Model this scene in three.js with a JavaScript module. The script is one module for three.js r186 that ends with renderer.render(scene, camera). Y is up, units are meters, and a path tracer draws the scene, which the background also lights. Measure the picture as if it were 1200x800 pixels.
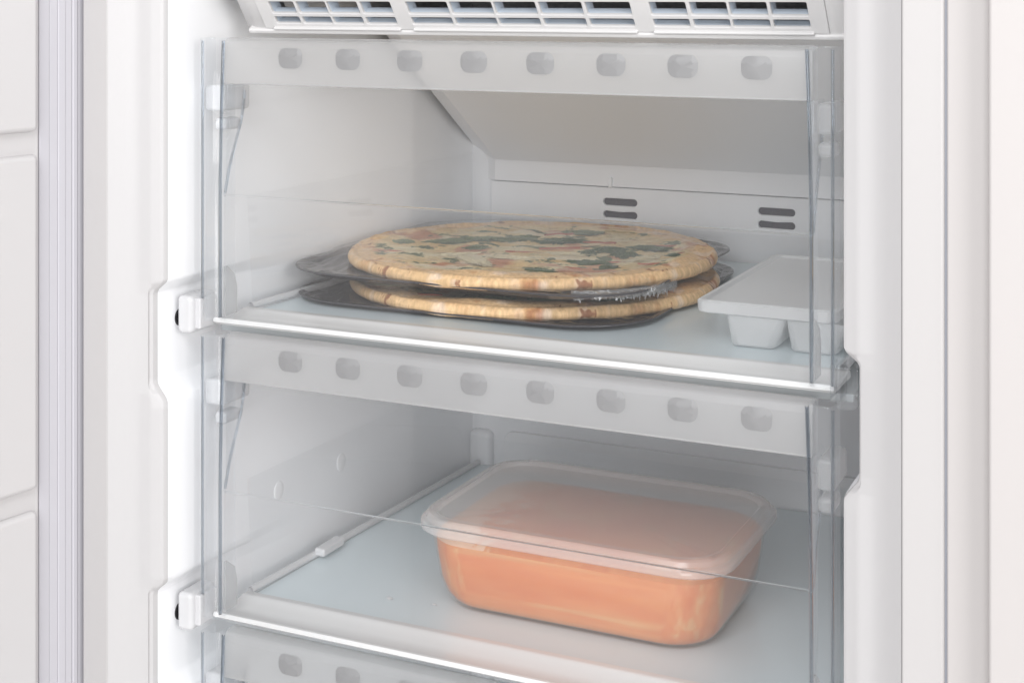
import * as THREE from 'three';
import { RoundedBoxGeometry } from 'three/addons/geometries/RoundedBoxGeometry.js';
import { mergeGeometries, mergeVertices, toCreasedNormals } from 'three/addons/utils/BufferGeometryUtils.js';
import { ImprovedNoise } from 'three/addons/math/ImprovedNoise.js';
import { RectAreaLightUniformsLib } from 'three/addons/lights/RectAreaLightUniformsLib.js';

// ---------------------------------------------------------------- camera, surroundings, lamps, exposure
const scene = new THREE.Scene();
const FULL = 1606, FOCAL = 1760;                       // in the photograph's own pixels
const camera = new THREE.PerspectiveCamera(2 * Math.atan(FULL / 2 / FOCAL) * 180 / Math.PI, 1200 / FULL, 0.05, 20);
camera.position.set(0.435, 1.2, 0.84);
camera.rotation.y = 25.2 * Math.PI / 180;
camera.setViewOffset(1200, FULL, 0, 806, 1200, 800);   // level camera with the lens shifted down
const renderer = new THREE.WebGLRenderer();
renderer.toneMapping = THREE.LinearToneMapping;
renderer.toneMappingExposure = 0.815;
renderer.shadowMap.enabled = true;
RectAreaLightUniformsLib.init();
scene.background = new THREE.Color(0.56, 0.555, 0.575); // the pale room all round

function softbox(label, [x, y, z], aim, w, h, colour, strength, glow) {
  const lamp = new THREE.RectAreaLight(new THREE.Color(...colour), strength, w, h);
  lamp.position.set(x, y, z); lamp.lookAt(...aim); scene.add(lamp);
  const g = new THREE.Group(); g.name = 'unseen_lamp';
  g.userData = { label, category: 'lamp' };
  const back = new THREE.Vector3(x, y, z).sub(new THREE.Vector3(...aim)).normalize();
  g.position.set(x, y, z).addScaledVector(back, 0.03); g.lookAt(...aim.map((a, i) => g.position.toArray()[i] * 2 - a));
  const face = new THREE.Mesh(new THREE.BoxGeometry(w, h, 0.02), new THREE.MeshStandardMaterial({ color: 0x222222, emissive: new THREE.Color(...colour), emissiveIntensity: glow }));
  face.name = 'diffuser'; g.add(face);
  const rim = new THREE.Mesh(new THREE.BoxGeometry(w + 0.06, h + 0.06, 0.02), new THREE.MeshStandardMaterial({ color: 0x222222 }));
  rim.name = 'housing'; rim.position.z = 0.025; g.add(rim);
  scene.add(g);
}
softbox('large softbox lamp to the right of the open freezer', [1.78, 1.45, 1.25], [-0.1, 0.95, -0.15], 1.0, 1.0, [1.0, 0.985, 0.975], 9.8, 0.8);
softbox('added fill lamp level with the drawers, out of view in front of the freezer', [0.75, 1.2, 2.5], [0, 1.0, -0.3], 1.0, 0.6, [0.98, 0.99, 1.0], 12, 0.6);  // added fill, brightens the back wall and the left side inside
softbox('softbox lamp high above and in front of the freezer', [0.3, 2.2, 1.75], [0, 0.85, -0.1], 1.2, 0.8, [0.98, 0.99, 1.0], 12, 0.6);

// ---------------------------------------------------------------- helpers
const noise = new ImprovedNoise();
let seed = 7;
const rnd = () => { seed = (seed * 1664525 + 1013904223) >>> 0; return seed / 4294967296; };
const R = (a, b) => a + (b - a) * rnd();
const fbm = (x, y, z = 0, o = 4) => { let s = 0, a = 0.5; for (let i = 0; i < o; i++) { s += a * noise.noise(x, y, z); x *= 2.03; y *= 2.03; z *= 2.03; a *= 0.5; } return s; };
const used = {};
function numbered(n) { if (!(n in used)) { used[n] = 0; return n; } used[n]++; return n + '_' + String(used[n]).padStart(3, '0'); }
function thing(name, label, category, pos = [0, 0, 0], group) {
  const o = new THREE.Group(); o.name = numbered(name); o.position.set(...pos);
  o.userData = { label, category }; if (group) o.userData.group = group;
  scene.add(o); return o;
}
function part(name, geometry, material, parent, label) {
  const m = new THREE.Mesh(Array.isArray(geometry) ? merge(geometry) : geometry, material);
  m.name = name; m.castShadow = m.receiveShadow = true; if (label) m.userData.label = label;
  parent.add(m); return m;
}
function merge(list) { return mergeGeometries(list.map((g) => { const n = g.index ? g.toNonIndexed() : g; for (const k of Object.keys(n.attributes)) if (!['position', 'normal', 'uv'].includes(k)) n.deleteAttribute(k); return n; })); }
// box from corner to corner with rounded edges
function box(x0, x1, y0, y1, z0, z1, r = 0.001, seg = 3) {
  const w = x1 - x0, h = y1 - y0, d = z1 - z0;
  const g = new RoundedBoxGeometry(w, h, d, seg, Math.min(r, w / 2.01, h / 2.01, d / 2.01));
  g.translate((x0 + x1) / 2, (y0 + y1) / 2, (z0 + z1) / 2); return g;
}
// closed outline [[a, b], ...] in a plane, pulled along the third axis: axis 'x' -> (z, y) outline, axis 'y' -> (x, z) outline
function pull(outline, axis, from, to, bevel = 0) {
  const s = new THREE.Shape(outline.map((p) => new THREE.Vector2(...p)));
  const g = new THREE.ExtrudeGeometry(s, { depth: to - from - 2 * bevel, bevelEnabled: bevel > 0, bevelSize: bevel, bevelOffset: -bevel, bevelThickness: bevel, bevelSegments: 2, steps: 1, curveSegments: 6 });
  g.translate(0, 0, from + bevel);
  const p = g.attributes.position;
  for (let i = 0; i < p.count; i++) { const a = p.getX(i), b = p.getY(i), c = p.getZ(i); if (axis === 'x') p.setXYZ(i, c, b, a); else p.setXYZ(i, a, c, b); }
  const ix = g.index; // both maps mirror, so turn the faces round
  const h = ix ? g.toNonIndexed() : g, q = h.attributes.position, u = h.attributes.uv;
  for (let i = 0; i < q.count; i += 3) for (const at of [q, u]) for (let k = 0; k < at.itemSize; k++) { const t = at.array[(i + 1) * at.itemSize + k]; at.array[(i + 1) * at.itemSize + k] = at.array[(i + 2) * at.itemSize + k]; at.array[(i + 2) * at.itemSize + k] = t; }
  h.computeVertexNormals(); return toCreasedNormals(h, 0.6);
}
// rows of points -> surface
function sheet(rows, crease = 0.5, flip = false) {
  const pos = [], idx = [], n = rows[0].length, uv = [];
  rows.forEach((r, i) => r.forEach((p, j) => { pos.push(...p); uv.push(j / (n - 1), i / (rows.length - 1)); }));
  for (let i = 0; i + 1 < rows.length; i++) for (let j = 0; j + 1 < n; j++) {
    const a = i * n + j, b = a + 1, c = a + n, d = c + 1;
    flip ? idx.push(a, c, b, b, c, d) : idx.push(a, b, c, b, d, c);
  }
  const g = new THREE.BufferGeometry();
  g.setAttribute('position', new THREE.Float32BufferAttribute(pos, 3)); g.setAttribute('uv', new THREE.Float32BufferAttribute(uv, 2)); g.setIndex(idx);
  g.computeVertexNormals();
  return crease === null ? g : toCreasedNormals(g.toNonIndexed(), crease);
}
// ring of a rounded rectangle, n per corner
function ring(hx, hz, r, y, cx = 0, cz = 0, n = 8) {
  const out = []; r = Math.max(1e-4, Math.min(r, hx - 1e-4, hz - 1e-4));
  [[1, 1, 0], [-1, 1, 1], [-1, -1, 2], [1, -1, 3]].forEach(([sx, sz, q]) => { for (let i = 0; i <= n; i++) { const a = (q + i / n) * Math.PI / 2; out.push([cx + sx * (hx - r) + r * Math.cos(a), y, cz + sz * (hz - r) + r * Math.sin(a)]); } });
  out.push([...out[0]]); return out;
}
const mean = (r) => { const n = r.length - 1; return [0, 1, 2].map((k) => r.slice(0, n).reduce((s, p) => s + p[k], 0) / n); };
const dot = (r) => { const m = mean(r); return r.map(() => [...m]); };
const bead = (pts, r, seg = 24, rs = 8) => new THREE.TubeGeometry(new THREE.CatmullRomCurve3(pts.map((p) => new THREE.Vector3(...p)), false, 'catmullrom', 0.1), seg, r, rs, false);
function dataTex(w, h, fn, srgb = false) {
  const d = new Uint8Array(w * h * 4);
  for (let y = 0; y < h; y++) for (let x = 0; x < w; x++) { const c = fn(x / w, y / h); for (let k = 0; k < 3; k++) d[(y * w + x) * 4 + k] = Math.max(0, Math.min(255, c[k] * 255)); d[(y * w + x) * 4 + 3] = 255; }
  const t = new THREE.DataTexture(d, w, h); t.magFilter = THREE.LinearFilter; t.minFilter = THREE.LinearFilter; t.wrapS = t.wrapT = THREE.RepeatWrapping; if (srgb) t.colorSpace = THREE.SRGBColorSpace; t.needsUpdate = true; return t;
}

// ---------------------------------------------------------------- materials
const rgb = (r, g, b) => new THREE.Color().setRGB(r, g, b);
const std = (c, roughness, more = {}) => new THREE.MeshStandardMaterial({ color: rgb(...c), roughness, ...more });
const phys = (c, roughness, more = {}) => new THREE.MeshPhysicalMaterial({ color: rgb(...c), roughness, ...more });
const M = {
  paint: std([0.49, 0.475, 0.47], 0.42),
  frame: std([0.51, 0.50, 0.50], 0.42),  // white plastic like the liner, toned darker to offset over-bright light
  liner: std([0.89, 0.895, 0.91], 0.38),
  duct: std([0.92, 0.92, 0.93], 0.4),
  grille: std([0.62, 0.61, 0.605], 0.4),
  louvre: std([0.56, 0.62, 0.69], 0.35),
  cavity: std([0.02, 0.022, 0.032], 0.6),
  black: std([0.01, 0.01, 0.012], 0.6),
  slot: std([0.13, 0.125, 0.14], 0.6),
  gasket: std([0.55, 0.54, 0.575], 0.55),
  doorliner: std([0.59, 0.575, 0.575], 0.4),
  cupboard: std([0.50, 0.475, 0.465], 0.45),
  gapfill: std([0.30, 0.31, 0.35], 0.5),
  floor: std([0.80, 0.785, 0.77], 0.6),
  pane: phys([0.985, 0.988, 0.99], 0.045, { transmission: 0.992, thickness: 0, ior: 1.5 }),
  clear: phys([1, 1, 1], 0.02, { transmission: 1, thickness: 0.01, ior: 1.49, attenuationColor: rgb(0.90, 0.93, 0.96), attenuationDistance: 0.08 }),
  flange: phys([0.98, 0.985, 0.99], 0.06, { transmission: 0.96, thickness: 0, ior: 1.5, specularIntensity: 0.45 }),
  edge: phys([1, 1, 1], 0.03, { transmission: 1, thickness: 0.01, ior: 1.49, attenuationColor: rgb(0.38, 0.43, 0.49), attenuationDistance: 0.003 }),
  frosted: phys([0.86, 0.86, 0.86], 0.4, { transmission: 0.83, thickness: 0, ior: 1.5 }),
  pad: phys([0.62, 0.62, 0.625], 0.5, { transmission: 0.74, thickness: 0, ior: 1.5 }),
  lip: phys([0.90, 0.895, 0.885], 0.22, { transmission: 0.12, thickness: 0 }),
  clip: phys([0.78, 0.78, 0.79], 0.3, { transmission: 0.3, thickness: 0 }),
  traybase: phys([0.76, 0.845, 0.875], 0.2, { transmission: 0.15, thickness: 0 }),
  shelf: phys([0.62, 0.65, 0.66], 0.25, { transmission: 0.35, thickness: 0 }),
  polyprop: phys([0.95, 0.95, 0.95], 0.35, { transmission: 0.55, thickness: 0 }),
  lid: phys([0.97, 0.935, 0.92], 0.22, { transmission: 0.7, thickness: 0 }),
  tub: phys([0.95, 0.93, 0.91], 0.16, { transmission: 0.93, thickness: 0 }),
  film: phys([0.97, 0.97, 0.97], 0.07, { transmission: 1, thickness: 0, ior: 1.45, specularIntensity: 0.55, side: THREE.DoubleSide }),
  crinkle: phys([0.8, 0.8, 0.8], 0.12, { transmission: 0.8, thickness: 0, side: THREE.DoubleSide }),
  blacktray: std([0.045, 0.042, 0.048], 0.25),
};

// ---------------------------------------------------------------- floor under it all
{
  const f = new THREE.Mesh(new THREE.BoxGeometry(30, 0.05, 30), M.floor); f.name = 'floor'; f.position.set(0, -0.026, 0.6); f.userData = { kind: 'structure', label: 'plain pale floor under the freezer' }; f.receiveShadow = true; scene.add(f);
}

// ---------------------------------------------------------------- freezer
const freezer = thing('freezer', 'white upright freezer standing open with three clear drawers inside', 'freezer');
const PITCH = 0.2135;
{
  // steel body
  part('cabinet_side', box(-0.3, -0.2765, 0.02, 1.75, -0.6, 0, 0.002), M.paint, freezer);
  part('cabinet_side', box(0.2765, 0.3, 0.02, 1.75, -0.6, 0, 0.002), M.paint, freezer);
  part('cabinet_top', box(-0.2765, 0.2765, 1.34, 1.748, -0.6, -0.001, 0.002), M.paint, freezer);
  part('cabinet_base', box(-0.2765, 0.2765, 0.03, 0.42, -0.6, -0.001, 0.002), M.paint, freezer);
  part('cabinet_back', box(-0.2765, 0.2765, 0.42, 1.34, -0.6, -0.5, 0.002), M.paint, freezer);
  // liner side: rolled front frame, lip and side wall with a pocket at each shelf
  const ys = [0.42];
  for (let y = 0.43; y < 1.34; y += 0.0025) ys.push(y);
  ys.push(1.34);
  const ramp = (y, a, b) => THREE.MathUtils.clamp((y - a) / (b - a), 0, 1);
  const pocket = (y) => { let o = 0; for (let k = 0; k < 3; k++) { const b = -k * PITCH; o = Math.max(o, Math.min(ramp(y, 0.912 + b, 0.927 + b), 1 - ramp(y, 0.990 + b, 1.000 + b))); } return o * o * (3 - 2 * o) * 0.009; };
  const profile = [[0.277, 0, 0], [0.2748, -0.0016, 0], [0.268, -0.0068, 0], [0.262, -0.0106, 0], [0.2565, -0.0127, 0], [0.252, -0.0134, 0], [0.2485, -0.0137, 0.4], [0.2455, -0.0143, 0.8], [0.2432, -0.0156, 1], [0.2415, -0.017, 1], [0.2405, -0.021, 1], [0.24, -0.027, 1], [0.2395, -0.05, 1], [0.239, -0.08, 1], [0.2385, -0.100, 0.8], [0.238, -0.125, 0.5], [0.237, -0.15, 0.2], [0.236, -0.2, 0], [0.229, -0.43, 0], [0.226, -0.455, 0], [0.222, -0.466, 0]];
  for (const s of [-1, 1]) {
    const rows = (a, b) => ys.map((y) => profile.slice(a, b).map(([x, z, k]) => [s * (x + k * pocket(y)), y, z]));
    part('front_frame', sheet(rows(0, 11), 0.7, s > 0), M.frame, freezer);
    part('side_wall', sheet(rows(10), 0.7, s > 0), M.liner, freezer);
    // wall thickness behind the liner face
    for (let k = 0; k < 2; k++) {
      const hole = new THREE.CylinderGeometry(0.0048, 0.0048, 0.004, 20); hole.rotateZ(Math.PI / 2); hole.scale(1, 1.25, 1);
      const y = 0.9675 - k * PITCH; hole.translate(s * 0.2496, y + 0.0005, -0.0440);
      part('lock_hole', hole, M.black, freezer);
    }
    // shallow round dimples
    for (const [y, d] of [[0.8085, 0.244], [0.8107, 0.155], [1.1254, 0.109], [1.1254 - PITCH, 0.109]]) {
      const g = new THREE.SphereGeometry(0.0068, 20, 12); g.scale(0.12, 1.1, 1); g.translate(s * (0.2386 - (d - 0.1) * 0.029), y, -d);
      part('wall_dimple', g, M.duct, freezer);
    }
  }
  part('back_wall', box(-0.226, 0.226, 0.42, 1.34, -0.5, -0.466, 0.001), M.liner, freezer);
  part('liner_floor', box(-0.24, 0.24, 0.42, 0.43, -0.466, -0.03, 0.001), M.liner, freezer);

  // low back panel with two pairs of air slots (upper compartment) and plain ones below
  const panel = (x0, x1, y0, y1, r, slots) => {
    const s = new THREE.Shape(); s.moveTo(x0 + r, y0); s.lineTo(x1 - r, y0); s.quadraticCurveTo(x1, y0, x1, y0 + r); s.lineTo(x1, y1 - r); s.quadraticCurveTo(x1, y1, x1 - r, y1); s.lineTo(x0 + r, y1); s.quadraticCurveTo(x0, y1, x0, y1 - r); s.lineTo(x0, y0 + r); s.quadraticCurveTo(x0, y0, x0 + r, y0);
    for (const [a, b, y, t, j] of slots) {
      const p = new THREE.Path(); p.moveTo(a + t, y - t + j); p.lineTo(b - t, y - t); p.absarc(b - t, y, t, -Math.PI / 2, Math.PI / 2, false); p.lineTo((a + b) / 2, y + t - j * 2); p.lineTo(a + t, y + t); p.absarc(a + t, y, t, Math.PI / 2, Math.PI * 1.5, false); s.holes.push(p);
    }
    const g = new THREE.ExtrudeGeometry(s, { depth: 0.0035, bevelEnabled: true, bevelSize: 0.0008, bevelThickness: 0.0008, bevelOffset: -0.0008, bevelSegments: 2, curveSegments: 8 }); g.translate(0, 0, -0.4658); return g;
  };
  const slots = [];
  for (const a of [-0.0835, 0.0645]) for (const [y, j] of [[1.0102, 0], [0.9985, 0.0004]]) slots.push([a, a + 0.0335, y, 0.0033, j]);
  const bp = part('back_panel', panel(-0.2, 0.2, 0.93, 1.0238, 0.002, slots), M.duct, freezer);
  for (const [a, b, y] of slots) part('air_slot', box(a - 0.001, b + 0.001, y - 0.0042, y + 0.0042, -0.4662, -0.4645, 0.0002, 1), M.slot, bp);
  part('back_panel', panel(-0.1865, 0.2, 0.70, 0.784, 0.012, []), M.duct, freezer);
  part('corner_post', box(-0.222, -0.1985, 0.44, 0.7825, -0.47, -0.456, 0.006), M.liner, freezer);
  part('panel_clip', box(-0.0775, -0.0735, 1.0235, 1.0335, -0.4645, -0.4575, 0.0015), M.duct, freezer);

  // slanting air duct: from the low back panel up and forward to the grille
  const duct = [[1.0246, 0.460], [1.040, 0.460], [1.0445, 0.459], [1.0485, 0.4555], [1.1160, 0.352], [1.172, 0.266], [1.1765, 0.258], [1.178, 0.248], [1.178, 0.08]];
  const across = [[-0.222, 0.014], [-0.2145, 0.0115], [-0.2135, 0.0112], [-0.195, 0], [0.195, 0], [0.2135, 0.0112], [0.2145, 0.0115], [0.222, 0.014]];
  const nrm = duct.map((p, i) => { const a = duct[Math.max(0, i - 1)], b = duct[Math.min(duct.length - 1, i + 1)]; const dy = b[0] - a[0], dd = b[1] - a[1], l = Math.hypot(dy, dd); return [dd / l, dy / l]; });   // (y, depth) pointing to the inside of the duct
  part('air_duct', sheet(duct.map(([y, d], i) => across.map(([x, o]) => [x, y - nrm[i][0] * o, -(d + nrm[i][1] * o)])), 0.35), M.duct, freezer);

  // grille: a face tipped forward, two rows of cells and more above
  const grille = new THREE.Group(); grille.name = 'vent_grille'; grille.position.set(0, 1.1765, -0.0785); grille.rotation.x = Math.atan2(0.602, 0.798); freezer.add(grille);
  const cols = [[-0.1846, -0.1634], [-0.1612, -0.1368], [-0.1355, -0.1108], [-0.1083, -0.0839], [-0.0717, -0.0397], [-0.0377, -0.006], [-0.0045, 0.0262], [0.0286, 0.0593], [0.0617, 0.0929], [0.106, 0.1304], [0.133, 0.1571], [0.1588, 0.1828], [0.185, 0.208]];
  const rows = [[0.0058, 0.0120], [0.0150, 0.0256], [0.0290, 0.0400], [0.0436, 0.055]];
  const th = 0.0035, deep = 0.013;
  // face plate with its openings
  const fs = new THREE.Shape(); fs.moveTo(-0.196, 0.001); fs.lineTo(0.219, 0.001); fs.lineTo(0.219, 0.07); fs.lineTo(-0.196, 0.07); fs.lineTo(-0.196, 0.001);
  for (const [a, b] of cols) for (const [c, d] of rows) { const p = new THREE.Path(); const r = 0.0012; p.moveTo(a + r, c); p.lineTo(b - r, c); p.quadraticCurveTo(b, c, b, c + r); p.lineTo(b, d - r); p.quadraticCurveTo(b, d, b - r, d); p.lineTo(a + r, d); p.quadraticCurveTo(a, d, a, d - r); p.lineTo(a, c + r); p.quadraticCurveTo(a, c, a + r, c); fs.holes.push(p); }
  const fg = new THREE.ExtrudeGeometry(fs, { depth: 0.0016, bevelEnabled: true, bevelSize: 0.0005, bevelThickness: 0.0006, bevelOffset: -0.0005, bevelSegments: 2, curveSegments: 4 }); fg.translate(0, 0, -0.0022);
  part('face_plate', fg, M.grille, grille);
  // louvre walls behind the face, cool light tinted into their colour
  for (let k = 0; k + 1 < cols.length; k++) { const x = (cols[k][1] + cols[k + 1][0]) / 2, h = Math.max(0.0007, (cols[k + 1][0] - cols[k][1]) / 2 - 0.0008); part('louvre', box(x - h, x + h, 0.002, 0.06, -deep, -0.0024, 0.0003, 1), M.louvre, grille); }
  part('louvre', box(-0.189, -0.1852, 0.002, 0.06, -deep, -0.0024, 0.0003, 1), M.louvre, grille);
  part('louvre', box(0.2086, 0.211, 0.002, 0.06, -deep, -0.0024, 0.0003, 1), M.louvre, grille);
  for (let k = 0; k + 1 < rows.length; k++) part('louvre', box(-0.1852, 0.2086, rows[k][1] + 0.0006, rows[k + 1][0] - 0.0006, -0.0085, -0.0024, 0.0003, 1), M.louvre, grille);
  part('louvre', box(-0.1852, 0.2086, 0.003, 0.0052, -0.0085, -0.0024, 0.0003, 1), M.louvre, grille);
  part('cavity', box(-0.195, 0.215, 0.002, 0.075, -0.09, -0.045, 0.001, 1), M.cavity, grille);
  // rounded flanks and bottom trim
  const flank = [[0, -0.001], [0, -0.03], [-0.012, -0.03], [-0.0255, -0.024], [-0.0225, -0.009], [-0.012, -0.0025], [-0.004, -0.0008]];
  const fl = (s, x) => { const g = pull(flank.map(([a, b]) => [a, b]), 'y', -0.004, 0.09, 0.001); if (s < 0) return g.translate(x, 0, 0); g.scale(-1, 1, 1); const q = g.attributes.position; for (let i = 0; i < q.count; i += 3) for (let k = 0; k < 3; k++) { const t = q.array[(i + 1) * 3 + k]; q.array[(i + 1) * 3 + k] = q.array[(i + 2) * 3 + k]; q.array[(i + 2) * 3 + k] = t; } g.computeVertexNormals(); return g.translate(x, 0, 0); };
  part('flank', fl(-1, -0.1962), M.grille, grille); part('flank', fl(1, 0.2192), M.grille, grille);
  for (const [a, b] of [[-0.188, -0.082], [-0.072, 0.094], [0.105, 0.21]]) part('trim_ledge', box(a, b, 0.0012, 0.0032, -0.001, 0.0022, 0.0009), M.grille, grille);
  part('bottom_trim', box(-0.212, 0.236, -0.0035, 0.0008, -0.012, 0.0012, 0.0016), M.grille, grille);

  part('added_fascia', box(-0.238, 0.238, 1.225, 1.34, -0.2, -0.022, 0.004), M.liner, freezer);  // unseen panel, added to keep light out of the vent cavity

  // glass shelf under each drawer, with white end blocks in the wall pockets
  for (let k = 0; k < 3; k++) {
    const y = -k * PITCH;
    const sh = part('glass_shelf', box(-0.2345, 0.2345, 0.9535 + y, 0.9585 + y, -0.452, -0.075, 0.001), M.shelf, freezer);
    for (const s of [-1, 1]) {
      const g = box(-0.2445, -0.2315, 0.9585 + y, 0.9855 + y, -0.066, -0.036, 0.0035, 4); const h = box(-0.2335, -0.2275, 0.9615 + y, 0.9835 + y, -0.062, -0.041, 0.0012);
      const m = part('end_block', [g, h], s > 0 ? M.flange : M.clip, sh); if (s > 0) { m.geometry.rotateY(0); m.geometry.scale(-1, 1, 1); const q = m.geometry.attributes.position; for (let i = 0; i < q.count; i += 3) for (const at of [q, m.geometry.attributes.normal]) for (let j = 0; j < 3; j++) { const t = at.array[(i + 1) * 3 + j]; at.array[(i + 1) * 3 + j] = at.array[(i + 2) * 3 + j]; at.array[(i + 2) * 3 + j] = t; } const nn = m.geometry.attributes.normal; for (let i = 0; i < nn.count; i++) nn.setX(i, -nn.getX(i)); }
    }
  }

  // open door, swung a little past square on its left hinge
  const door = new THREE.Group(); door.name = 'door'; door.position.set(-0.3045, 0, 0); door.rotation.y = Math.atan2(-0.165, 0.986); freezer.add(door);   // its own z runs along the door, x out of its inner face
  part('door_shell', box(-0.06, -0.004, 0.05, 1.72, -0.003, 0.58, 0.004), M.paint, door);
  const folds = []; [[-0.03, -0.0012], [-0.0002, 0.0042], [0.0046, 0.0105], [0.0108, 0.0172], [0.0175, 0.0245], [0.025, 0.0335]].forEach(([a, b], i) => folds.push(box(-0.006, [-0.0002, 0.0006, 0.0001, 0.0008, 0.0005, 0.0010][i], 0.07, 1.7, a - 0.0001, b + 0.0001, 0.0008)));
  part('gasket', folds, M.gasket, door);
  part('door_liner', box(-0.006, 0.0022, 0.06, 1.71, 0.0345, 0.55, 0.002), M.doorliner, door);
  for (const [a, b] of [[1.1075, 1.34], [0.8605, 1.0915], [0.62, 0.8455]]) part('door_panel', box(0.0005, 0.0085, a, b, 0.0395, 0.5, 0.004, 4), M.doorliner, door);
}

// ---------------------------------------------------------------- drawers
function makeDrawer(label) {
  const d = thing('freezer_drawer', label, 'freezer drawer', [0, 0, 0], 'clear drawers stacked in the freezer');  // each one is a clear pull-out drawer
  // handle band: rounded top edge, front face, bottom edge
  const t = 0.0022, out = [[-0.064, 1.1705], [-0.058, 1.1712], [-0.0535, 1.1702], [-0.0510, 1.1678], [-0.0500, 1.164], [-0.0497, 1.150], [-0.0500, 1.1385]];
  const inn = out.map(([z, y], i) => { const a = out[Math.max(0, i - 1)], b = out[Math.min(out.length - 1, i + 1)], l = Math.hypot(b[0] - a[0], b[1] - a[1]); return [z + (b[1] - a[1]) / l * t, y - (b[0] - a[0]) / l * t]; }).reverse();
  const bandRows = [...out, ...inn, out[0]].map(([z, y]) => [[-0.2128, y, z], [0.2148, y, z]]);
  const band = part('handle_band', sheet(bandRows, 0.7), M.frosted, d);
  for (const x of [-0.1564, -0.1092, -0.0604, -0.0119, 0.0364, 0.0857, 0.1335, 0.1808]) {
    const r = [[0.0100, 0.0074, -0.0500], [0.0092, 0.0066, -0.0495], [0.0082, 0.0056, -0.0489], [0.0068, 0.0042, -0.0486]].map(([hx, hy, z]) => ring(hx, hy, 0.0056, 0).map(([a, , c]) => [x + a, 1.157 + c, z]));
    r.push(dot(r[3])); r.unshift(dot(r[0]));
    part('grip_pad', sheet(r, 0.9), M.pad, band);
  }
  part('band_edge', bead([[-0.2128, 1.1386, -0.0508], [0.2148, 1.1386, -0.0508]], 0.0009, 2, 8), M.frosted, d);
  // clear window and the front wall below it, set forward
  part('front_window', box(-0.2135, 0.2155, 1.0568, 1.1385, -0.0545, -0.0525, 0.0004, 1), M.pane, d);
  part('front_wall', box(-0.2135, 0.2155, 0.9645, 1.0575, -0.0525, -0.0500, 0.0006, 2), M.pane, d);
  part('wall_rim', bead([[-0.2135, 1.0577, -0.0512], [0.2155, 1.0577, -0.0512]], 0.0007, 2, 8), M.clear, d);
  // white lip along the foot of the front
  const lip = [[-0.0560, 0.9630], [-0.0533, 0.9650], [-0.0532, 0.9668], [-0.0540, 0.9680], [-0.0556, 0.9682], [-0.0570, 0.9672], [-0.0600, 0.9658], [-0.0770, 0.9650], [-0.0785, 0.9652], [-0.0880, 0.9679], [-0.0910, 0.9684], [-0.0950, 0.9684], [-0.0975, 0.9674], [-0.0985, 0.9655], [-0.0985, 0.9625], [-0.0600, 0.9625]];
  part('front_lip', pull(lip, 'x', -0.2255, 0.2275, 0.001), M.lip, d);
  // base, sides, back
  part('drawer_base', sheet([[[-0.2215, 0.9646, -0.0985], [0.2215, 0.9646, -0.0985]], [[-0.2085, 0.9646, -0.4540], [0.2085, 0.9646, -0.4540]], [[-0.2085, 0.9622, -0.4540], [0.2085, 0.9622, -0.4540]], [[-0.2215, 0.9622, -0.0985], [0.2215, 0.9622, -0.0985]]], 0.3), M.traybase, d);
  for (const s of [-1, 1]) {
    const x = (z) => s * (0.2222 - (-z - 0.0985) * 0.0366);
    part('side_wall', sheet([0, 0.004, 0.085, 0.0865].map((h) => [-0.0985, -0.2, -0.3, -0.454].map((z) => [x(z) + s * h * 0.06, 0.9646 + h, z])), 0.7), M.pane, d);
    part('base_rail', bead([[x(-0.097) + s * 0.001, 0.9685, -0.097], [x(-0.3), 0.9675, -0.3], [x(-0.452), 0.967, -0.452]], 0.0027, 12, 10), M.clip, d);
    // clear upright at the end of the front
    const u = [[-0.0435, -0.2292], [-0.0425, -0.2275], [-0.0432, -0.2180], [-0.0455, -0.2150], [-0.0500, -0.2128], [-0.0640, -0.2132], [-0.0640, -0.2152], [-0.0500, -0.2152], [-0.0462, -0.2182], [-0.0455, -0.2262], [-0.0480, -0.2272], [-0.0600, -0.2276], [-0.0600, -0.2296], [-0.0460, -0.2296]];
    const up = part('end_upright', pull(u.map(([z, xx]) => [s * -xx, z]), 'y', 0.968, 1.171, 0.0007), M.flange, d);
    part('clear_edge', [bead([[s * 0.2284, 0.97, -0.0452], [s * 0.2284, 1.07, -0.0452], [s * 0.2284, 1.169, -0.0452]], 0.0010, 8, 8), bead([[s * 0.2150, 0.97, -0.0480], [s * 0.2150, 1.07, -0.0480], [s * 0.2140, 1.12, -0.0480], [s * 0.2122, 1.169, -0.0480]], 0.0012, 12, 8)], M.edge, up);
    // tapering arm plate behind it
    const g = pull([[-0.0500, 1.1380], [-0.0770, 1.1380], [-0.0770, 1.1250], [-0.0735, 1.1100], [-0.0600, 1.0800], [-0.0540, 1.0580], [-0.0500, 1.0580]], 'x', 0, 0.0018, 0.0005); g.translate(s > 0 ? 0.2142 : -0.2160, 0, 0);
    const arm = part('arm_plate', g, M.flange, d);
    const ax = s * 0.2148; part('clear_edge', bead([[ax, 1.132, -0.0772], [ax, 1.1250, -0.0770], [ax, 1.1100, -0.0735], [ax, 1.0800, -0.0600], [ax, 1.0590, -0.0535]], 0.0010, 16, 8), M.edge, arm);
    part('hinge_clip', [box(s > 0 ? 0.2165 : -0.2335, s > 0 ? 0.2275 : -0.2165, 1.1175, 1.1365, -0.088, -0.054, 0.003), box(s > 0 ? 0.2165 : -0.2265, s > 0 ? 0.2265 : -0.2165, 1.1035, 1.1125, -0.076, -0.056, 0.003)], s > 0 ? M.frosted : M.clip, d);
    const b = pull([[-0.0530, 0.9700], [-0.0680, 0.9700], [-0.0680, 0.9890], [-0.0650, 0.9990], [-0.0560, 1.0060], [-0.0530, 1.0060]], 'x', 0, 0.002, 0.0006); b.translate(s > 0 ? 0.2142 : -0.2162, 0, 0);
    part('foot_bracket', b, M.frosted, d);
  }
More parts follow.
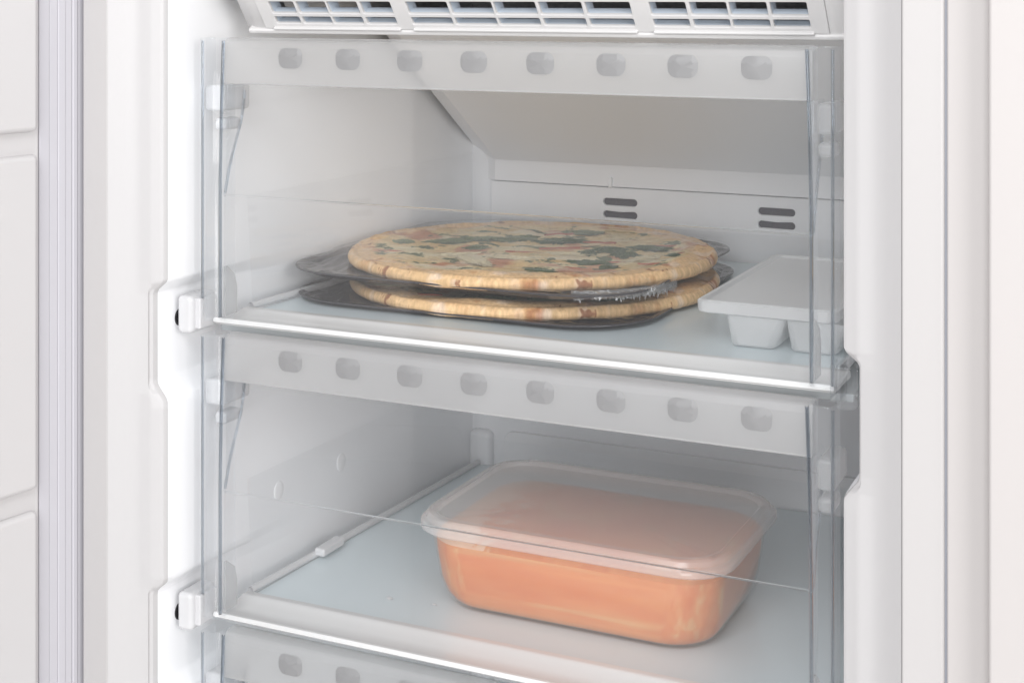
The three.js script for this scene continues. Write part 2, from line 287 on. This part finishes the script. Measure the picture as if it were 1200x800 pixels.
  part('back_wall', sheet([[[-0.2085, 0.9646, -0.455], [0.2085, 0.9646, -0.455]], [[-0.2115, 0.99, -0.456], [0.2115, 0.99, -0.456]]], 0.5), M.pane, d);
  return d;
}
const drawer = makeDrawer('top clear drawer holding the two wrapped pizzas and the white ice cube tray');
const second = drawer.clone(); second.name = numbered('freezer_drawer'); second.position.y = -PITCH; second.userData = { ...drawer.userData, label: 'middle clear drawer holding the lidded container of orange food' }; scene.add(second);
const third = drawer.clone(); third.name = numbered('freezer_drawer'); third.position.y = -2 * PITCH; third.userData = { ...drawer.userData, label: 'lowest clear drawer, only its handle top showing at the bottom edge' }; scene.add(third);
{ // small white stop on the rail of the middle drawer only
  part('rail_stop', box(-0.2190, -0.2095, 0.7540, 0.7605, -0.210, -0.178, 0.002).translate(0, PITCH, 0), M.clip, second);
}

// ---------------------------------------------------------------- wrapped pizzas
function pizzaTexture(tone) {
  return dataTex(1024, 1024, (u, v) => {
    const x = (u - 0.5) * 2, y = (v - 0.5) * 2, r = Math.hypot(x, y), a = Math.atan2(y, x);
    const edge = 0.86 + 0.05 * fbm(Math.cos(a) * 2, Math.sin(a) * 2, 3) + 0.03 * fbm(x * 9, y * 9, 1);
    const n1 = fbm(x * 4, y * 4, 11), n2 = fbm(x * 14, y * 14, 5), n3 = fbm(x * 50, y * 50, 2);
    let c = [0.92 + 0.12 * n2, 0.85 + 0.15 * n1 + 0.14 * n2, 0.68 + 0.32 * n1 + 0.18 * n2];         // cheese
    const sauce = THREE.MathUtils.smoothstep(fbm(x * 3.2 + 4, y * 3.2, 21), 0.10, 0.26);
    c = c.map((k, i) => THREE.MathUtils.lerp(k, [0.74, 0.40, 0.30][i], sauce * 0.55));
    const pale = THREE.MathUtils.smoothstep(fbm(x * 3 - 7, y * 3, 31), 0.06, 0.22);
    c = c.map((k, i) => THREE.MathUtils.lerp(k, [0.95, 0.93, 0.86][i], pale * 0.8));
    const herb = THREE.MathUtils.smoothstep(fbm(x * 7 + 2, y * 7, 41) + 0.25 * n3, 0.17, 0.23);
    c = c.map((k, i) => THREE.MathUtils.lerp(k, [0.25, 0.33, 0.13][i], herb * 0.85));
    const dough = THREE.MathUtils.smoothstep(r, edge - 0.035, edge + 0.015);
    const brown = THREE.MathUtils.smoothstep(fbm(x * 6, y * 6, 51) + 0.25 * n2, 0.12, 0.42);
    const flour = THREE.MathUtils.smoothstep(fbm(x * 7 - 3, y * 7, 71), 0.0, 0.25); const d = [0.93 - 0.15 * brown + 0.06 * n3 + 0.02 * flour, 0.81 - 0.26 * brown + 0.06 * n3 + 0.06 * flour, 0.64 - 0.28 * brown + 0.05 * n3 + 0.15 * flour];
    c = c.map((k, i) => THREE.MathUtils.lerp(k, d[i], dough) + 0.12 * n3);
    const char = THREE.MathUtils.smoothstep(fbm(x * 11 + 9, y * 11, 61) + 0.3 * n3, 0.22, 0.36) * (0.35 + 0.65 * dough); c = c.map((k, i) => THREE.MathUtils.lerp(k, [0.55, 0.33, 0.20][i], char * 0.7));
    return c.map((k, i) => Math.pow(Math.max(k, 0), 1.12) * tone[i]);
  }, true);
}
const crustMat = new THREE.MeshPhysicalMaterial({ map: pizzaTexture([0.97, 0.94, 0.90]), roughness: 0.62 });
const lowCrustMat = crustMat;
const spinachMat = new THREE.MeshStandardMaterial({ color: rgb(0.042, 0.085, 0.022), roughness: 0.7 });
const spinachPale = new THREE.MeshStandardMaterial({ color: rgb(0.16, 0.19, 0.09), roughness: 0.7 });
const tomatoMat = new THREE.MeshStandardMaterial({ color: rgb(0.42, 0.10, 0.05), roughness: 0.5 });
const cheeseMat = new THREE.MeshStandardMaterial({ color: rgb(0.74, 0.64, 0.42), roughness: 0.55 });
const HALF = 0.148, PR = 0.151;
function pizzaTop(x, z) { const r = Math.hypot(x, z) / PR; return 0.0078 + 0.0016 * fbm(x * 40, z * 40, 8) + (0.0024 + 0.004 * fbm(x * 12, z * 12, 4)) * Math.exp(-(((r - 0.88) / 0.09) ** 2)) + 0.0042 * fbm(x * 17, z * 17, 14); }
function crustGeometry(off) {
  const N = 160, rows = [];
  const rad = (a) => PR * (1 + 0.045 * fbm(Math.cos(a) * 1.5 + off, Math.sin(a) * 1.5, off) + 0.004 * fbm(Math.cos(a) * 9, Math.sin(a) * 9, off));
  const at = (k, y, a) => { const r = rad(a) * k, x = Math.cos(a) * r, z = Math.sin(a) * r; return [x, y(x, z), z]; };
  const rings = []; for (let i = 0; i <= 46; i++) rings.push([0.955 * Math.sqrt(i / 46) + 1e-4, pizzaTop]);
  for (const [k, h] of [[0.972, 0.95], [0.985, 0.84], [0.995, 0.66], [1, 0.45], [0.995, 0.24], [0.98, 0.07], [0.95, 0], [0.5, 0], [1e-4, 0]]) rings.push([k, (x, z) => h * 0.0110 + (h > 0 ? 0.0016 * fbm(x * 60, z * 60, h * 2) + 0.0010 * fbm(x * 25, z * 25, h) : 0)]);
  const pos = [], uv = [], idx = [];
  rings.forEach(([k, y]) => { for (let j = 0; j <= N; j++) { const a = (j % N) / N * 2 * Math.PI, p = at(k, y, a); pos.push(...p); uv.push(p[0] / PR / 2 + 0.5, p[2] / PR / 2 + 0.5); } });
  for (let i = 0; i + 1 < rings.length; i++) for (let j = 0; j < N; j++) { const a = i * (N + 1) + j, b = a + 1, c = a + N + 1, d = c + 1; idx.push(a, b, c, b, d, c); }
  const g = new THREE.BufferGeometry(); g.setAttribute('position', new THREE.Float32BufferAttribute(pos, 3)); g.setAttribute('uv', new THREE.Float32BufferAttribute(uv, 2)); g.setIndex(idx); g.computeVertexNormals(); return g;
}
function blob(w, d, h, s) {   // a limp, crumpled leaf lying on the top
  const g = mergeVertices(new THREE.IcosahedronGeometry(1, 20).deleteAttribute('normal').deleteAttribute('uv')), p = g.attributes.position;
  for (let i = 0; i < p.count; i++) { const x = p.getX(i), y = p.getY(i), z = p.getZ(i), k = 1 + 1.3 * fbm(x * 2.2 + s, y * 2.2, z * 2.2 + s, 4) + 0.6 * fbm(x * 8 + s, y * 8, z * 8, 3); p.setXYZ(i, x * k * w, (y * (0.6 + 1.4 * Math.abs(fbm(x * 5 + s, z * 5, s))) + 0.5 * fbm(x * 6, z * 6, s + 4)) * h, z * k * d); }
  g.computeVertexNormals(); return g;
}
function strip(len, w, s) {
  const pts = []; for (let i = 0; i <= 6; i++) pts.push(new THREE.Vector3((i / 6 - 0.5) * len, 0.0008 * fbm(i * 0.7, s), 0.004 * fbm(i * 0.5, s + 2) * 2));
  const g = new THREE.TubeGeometry(new THREE.CatmullRomCurve3(pts), 24, w, 8, false), p = g.attributes.position; for (let i = 0; i < p.count; i++) p.setY(i, p.getY(i) * 0.4); g.computeVertexNormals(); return g;
}
function makePizza(label, pos, tilt, mat, off, marks) {
  const t = thing('wrapped_pizza', label, 'pizza', pos, undefined); t.rotation.x = tilt;
  const r = 0.060;
  const tray = part('tray', sheet([dot(ring(HALF - 0.012, HALF - 0.012, r, 0)), ring(HALF - 0.012, HALF - 0.012, r - 0.008, 0.0003), ring(HALF - 0.007, HALF - 0.007, r - 0.004, 0.0006), ring(HALF - 0.003, HALF - 0.003, r - 0.002, 0.0042), ring(HALF - 0.001, HALF - 0.001, r, 0.0048), ring(HALF + 0.001, HALF + 0.001, r, 0.0044), ring(HALF + 0.001, HALF + 0.001, r, 0.0034), ring(HALF - 0.003, HALF - 0.003, r, 0.0030), ring(HALF - 0.008, HALF - 0.008, r - 0.004, -0.0006), dot(ring(HALF - 0.012, HALF - 0.012, r, -0.0006))].map((q) => q), 0.6), M.blacktray, t); tray.position.x = -0.010; tray.position.z = 0.002;
  const crust = part('crust', crustGeometry(off).translate(0, 0.0012, 0), mat, t);
  marks.forEach(([kind, x, z, w0, d0, turn], i) => {
    const grow = kind === 't' ? 0.95 : kind === 's' || kind === 'p' ? 1.05 : 1.5, w = w0 * grow, d = d0 * grow;
    const y = pizzaTop(x, z) + 0.0012;
    const g = kind === 's' || kind === 'p' ? blob(w, d, 0.0024, i * 3.7 + off) : kind === 'c' ? blob(w, d, 0.0014, i * 2.9 + off) : strip(w, d, i * 1.9);
    g.rotateY(turn); g.translate(x, y, z);
    part({ s: 'spinach_leaf', p: 'spinach_leaf', t: 'tomato_strip', c: 'cheese_shred' }[kind], g, { s: spinachMat, p: spinachPale, t: tomatoMat, c: cheeseMat }[kind], crust);
  });
  // cling film: over the top, off the rim and down to the edge of the tray
  const N = 64 * 4, rows = [], outline = (k) => ring(HALF * k, HALF * k, 0.062 * k, 0, 0, 0, N / 4 - 1);
  for (let i = 0; i <= 70; i++) {
    const k = i / 70;
    rows.push(outline(Math.max(k * 1.012, 1e-3)).map(([x, , z]) => {
      const q = Math.hypot(x, z), a = Math.atan2(z, x), e = THREE.MathUtils.smoothstep(q, PR * 0.965, Math.max(PR * 1.12, 0.16));
      const over = (q < PR * 0.97 ? Math.max(0.0128, pizzaTop(x, z) + 0.0028) : 0.0134);
      const wr = 0.0016 * fbm(x * 55, z * 55, off, 4) * (0.35 + e * 2.6) + 0.0011 * e * fbm(x * 160, z * 160, off + 9, 2) + 0.0022 * e * Math.abs(fbm(a * 9, q * 30, off, 3)) * (q < HALF ? 1 : 0.3) + 0.0010 * Math.abs(fbm((x + z) * 30, (x - z) * 9, off + 5));
      return [x, THREE.MathUtils.lerp(over, 0.0058, k > 0.985 ? 1 : e) + wr, z];
    }));
  }
  part('cling_film', sheet(rows, null), M.film, t).position.set(-0.009, 0, 0.002);
  // ruffled seam of film along the front right corner
  if (off > 5) return t;
  const seam = []; const path = []; for (let i = 0; i <= 90; i++) { const s = i / 90; const a = THREE.MathUtils.lerp(0.42, 0.98, s); const p = new THREE.Vector2(Math.cos(a), Math.sin(a)); const kx = HALF + 0.003, e = Math.pow(Math.abs(p.x) ** 3.2 + Math.abs(p.y) ** 3.2, -1 / 3.2); path.push([p.x * e * kx, p.y * e * kx]); }
  for (let j = 0; j <= 5; j++) seam.push(path.map(([x, z], i) => { const m = 1 + (j / 5) * (0.022 + 0.03 * fbm(i * 0.35, j, off)) * Math.sin(Math.PI * i / 90); return [x * m, 0.0062 + 0.0075 * fbm(i * 0.9, j * 0.8, off, 3) * (j + 1) / 4 - j * 0.0012, z * m]; }));
  part('film_seam', sheet(seam, 0.2), M.crinkle, t);
  return t;
}
const PX = -0.071, PZ = -0.281;
const low = [['s', 0.02, 0.118, 0.014, 0.008, 0.2], ['s', 0.055, 0.105, 0.012, 0.008, 0.4], ['t', -0.04, 0.118, 0.03, 0.002, 0.1], ['s', 0.098, 0.075, 0.012, 0.01, 1], ['c', -0.07, 0.1, 0.01, 0.006, 0.5]];
makePizza('lower wrapped pizza lying on the drawer base, mostly hidden under the other one', [PX, 0.9652, PZ], 0, lowCrustMat, 9.3, low);
const marks = [
  ['s', 0.062, 0.040, 0.017, 0.0085, 0.4], ['s', 0.060, -0.020, 0.013, 0.012, 0.9], ['s', 0.078, -0.008, 0.010, 0.010, 0.2], ['s', 0.050, 0.002, 0.010, 0.007, 1.9], ['s', 0.086, -0.040, 0.013, 0.010, 0.3], ['s', 0.004, -0.052, 0.016, 0.012, 0.6],
  ['p', -0.035, -0.055, 0.016, 0.010, 1.2], ['p', -0.080, 0.000, 0.016, 0.008, 0.7], ['p', -0.062, -0.030, 0.020, 0.007, 0.5], ['p', -0.110, 0.020, 0.008, 0.005, 0.4], ['s', 0.050, 0.098, 0.010, 0.0035, 0.2], ['p', 0.005, -0.100, 0.016, 0.010, 0.4], ['p', -0.045, 0.012, 0.010, 0.006, 1.0], ['s', 0.088, 0.052, 0.006, 0.005, 1.0], ['s', 0.118, -0.015, 0.005, 0.005, 0.5],
  ['t', 0.118, 0.028, 0.030, 0.0016, 0.5], ['t', 0.078, 0.026, 0.046, 0.0022, 0.25], ['t', 0.020, -0.010, 0.036, 0.0026, 0.7], ['t', 0.000, 0.020, 0.030, 0.0020, 0.2], ['t', -0.092, 0.062, 0.020, 0.0016, -0.3], ['t', 0.095, -0.060, 0.034, 0.0026, 0.6], ['t', 0.115, -0.030, 0.020, 0.0020, 1.2], ['t', 0.035, -0.060, 0.03, 0.0024, 0.3], ['t', -0.010, -0.082, 0.03, 0.0024, 0.9], ['t', 0.06, 0.066, 0.022, 0.0012, 0.2],
  ['c', -0.020, 0.068, 0.018, 0.005, -0.7], ['c', 0.035, 0.012, 0.016, 0.006, 0.4], ['c', -0.045, 0.050, 0.014, 0.005, 0.9], ['c', 0.010, 0.050, 0.012, 0.004, 0.1], ['c', 0.100, 0.000, 0.014, 0.005, 1.2],
];
makePizza('upper wrapped pizza topped with green spinach and red tomato, stacked on top', [PX - 0.004, 0.9842, PZ - 0.002], -0.010, crustMat, 2.1, marks);

// ---------------------------------------------------------------- lidded container of frozen food
{
  const cx = 0.0165, cz = -0.204, hx = 0.1205, hz = 0.085, base = 0.9646 - PITCH;
  const t = thing('food_container', 'clear plastic food container with a pale translucent lid in the middle drawer', 'container', [cx, base, cz]);
  const top = 0.063;
  const wall = [[0.040, 0.0004, 0.026], [0.027, 0.0008, 0.030], [0.0185, 0.0042, 0.032], [0.0145, 0.0105, 0.033], [0.0115, 0.02, 0.033], [0.0085, 0.045, 0.032], [0.0065, top, 0.031]];
  part('tub', sheet([dot(ring(hx - 0.05, hz - 0.05, 0.02, 0.0004)), ...wall.map(([i, y, r]) => ring(hx - i, hz - i, r, y))], 0.8), M.tub, t);
  const lid = [[0.0012, 0.0582, 0.034], [0, 0.0594, 0.035], [0, 0.0634, 0.035], [0.0008, 0.0646, 0.035], [0.0030, 0.0652, 0.034], [0.0040, 0.0684, 0.033], [0.0054, 0.0696, 0.032], [0.0100, 0.0696, 0.029], [0.0112, 0.0692, 0.028], [0.0130, 0.0672, 0.027], [0.018, 0.0670, 0.026]];
  part('lid', sheet([...lid.map(([i, y, r]) => ring(hx - i, hz - i, r, y)), dot(ring(0.05, 0.05, 0.01, 0.0670))], 0.7), M.lid, t);
  const s = thing('frozen_sauce', 'block of frozen orange sauce filling the clear container', 'food', [cx, base, cz]);
  const L = THREE.MathUtils.lerp, S = THREE.MathUtils.smoothstep;
  const shade = (n, m, k) => [0.90 + 0.06 * n + 0.03 * m, 0.56 + 0.16 * n + 0.07 * m + 0.10 * k, 0.32 + 0.16 * n + 0.06 * m + 0.12 * k];
  const side = dataTex(1024, 256, (u, v) => { const x = u * 26; return shade(fbm(x, v * 3, 3), fbm(x * 4, v * 14, 9), S(fbm(x * 0.8 + 3, v * 5, 17), 0.05, 0.3)); }, true);
  const top_ = dataTex(512, 512, (u, v) => {   // frozen surface with ragged paler patches at one end
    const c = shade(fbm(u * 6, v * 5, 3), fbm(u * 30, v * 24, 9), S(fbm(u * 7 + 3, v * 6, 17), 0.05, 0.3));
    const palePatch = S(fbm(u * 9, v * 7, 23, 5) * 0.5 + (0.24 - u) * 2.2 + 0.35 * fbm(u * 40, v * 30, 5), 0.0, 0.12);
    return c.map((q, i) => L(q, [0.95, 0.84, 0.76][i], palePatch * 0.8));
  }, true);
  const q = [[0.040, 0.0012, 0.026], [0.0275, 0.0016, 0.030], [0.0193, 0.0048, 0.032], [0.0154, 0.0108, 0.033], [0.0125, 0.0203, 0.033], [0.0100, 0.042, 0.032], [0.0098, 0.0505, 0.031]];
  const g = sheet([dot(ring(hx - 0.05, hz - 0.05, 0.02, 0.0012)), ...q.map(([i, y, r]) => ring(hx - i, hz - i, r, y))], 0.8);
  part('sauce_side', g, new THREE.MeshPhysicalMaterial({ map: side, roughness: 0.45 }), s);
  const tq = [[0.0098, 0.0505, 0.031], [0.0118, 0.0532, 0.030], [0.016, 0.0562, 0.029], [0.022, 0.0588, 0.028], [0.030, 0.0608, 0.026], [0.040, 0.0622, 0.024], [0.055, 0.0630, 0.02]];
  const tg = sheet([...tq.map(([i, y, r]) => ring(hx - i, hz - i, r, y)), dot(ring(0.05, 0.05, 0.01, 0.0632))], 0.8);
  const tp = tg.attributes.position, tu = tg.attributes.uv; for (let i = 0; i < tp.count; i++) tu.setXY(i, tp.getX(i) / hx / 2 + 0.5, tp.getZ(i) / hz / 2 + 0.5);
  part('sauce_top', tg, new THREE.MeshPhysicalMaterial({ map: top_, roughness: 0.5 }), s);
}

for (const [x, d, r, label] of [[-0.125, 0.135, 0.0019, 'tiny crumb of ice on the middle drawer base, left of the other crumb'], [-0.089, 0.139, 0.0014, 'tiny crumb of ice on the middle drawer base, nearer the orange container']]) {
  const t = new THREE.Mesh(blob(r, r * 0.7, r * 0.6, x * 90), M.clip); t.name = numbered('ice_crumb'); t.position.set(x, 0.9648 - PITCH + r * 0.3, -d); t.userData = { label, category: 'ice crumb' }; scene.add(t);
}

// ---------------------------------------------------------------- ice cube tray
{
  const t = thing('ice_cube_tray', 'white translucent ice cube tray beside the pizzas at the right of the top drawer', 'ice tray', [0.1625, 0.9648, -0.232]);
  const hx = 0.0475, hz = 0.100;
  part('rim_plate', sheet([dot(ring(0.02, 0.02, 0.005, 0.0225)), ring(hx - 0.003, hz - 0.003, 0.006, 0.0222), ring(hx, hz, 0.007, 0.0232), ring(hx + 0.0005, hz + 0.0005, 0.007, 0.0300), ring(hx - 0.001, hz - 0.001, 0.006, 0.0312), ring(hx - 0.004, hz - 0.004, 0.005, 0.0312), ring(hx - 0.006, hz - 0.006, 0.004, 0.0295), dot(ring(0.02, 0.02, 0.005, 0.0294))], 0.6), M.polyprop, t);
  for (let i = 0; i < 2; i++) for (let j = 0; j < 4; j++) {
    const x = -0.0065 + i * 0.041 - 0.0005, z = 0.0735 - j * 0.048;
    part('ice_cell', sheet([dot(ring(0.01, 0.012, 0.004, 0.0004, x, z)), ring(0.0140, 0.0170, 0.004, 0.0004, x - 0.0035, z), ring(0.0158, 0.0190, 0.006, 0.002, x - 0.003, z), ring(0.0180, 0.0215, 0.006, 0.011, x - 0.0018, z), ring(0.0204, 0.0238, 0.004, 0.0222, x, z)], 0.6), M.polyprop, t);
  }
}

// ---------------------------------------------------------------- cupboard to the right of the freezer
{
  const t = thing('kitchen_cupboard', 'tall plain white kitchen cupboard standing right of the freezer', 'cupboard');
  part('carcass', box(0.3014, 0.3245, 0.02, 1.8, -0.58, 0.0, 0.0012), M.cupboard, t);
  part('carcass', box(0.3245, 0.88, 0.02, 1.8, -0.58, -0.004, 0.001), M.cupboard, t);
  part('gap_strip', box(0.2994, 0.3018, 0.02, 1.75, -0.02, -0.0022, 0.0003), M.gapfill, t);  // grey strip filling the gap, with its shade put into the colour
  part('door', box(0.3252, 0.88, 0.1, 1.79, -0.003, 0.016, 0.002), M.cupboard, t);
}

scene.traverse((o) => { if (o.isMesh) { o.castShadow = true; o.receiveShadow = true; } });
renderer.render(scene, camera);
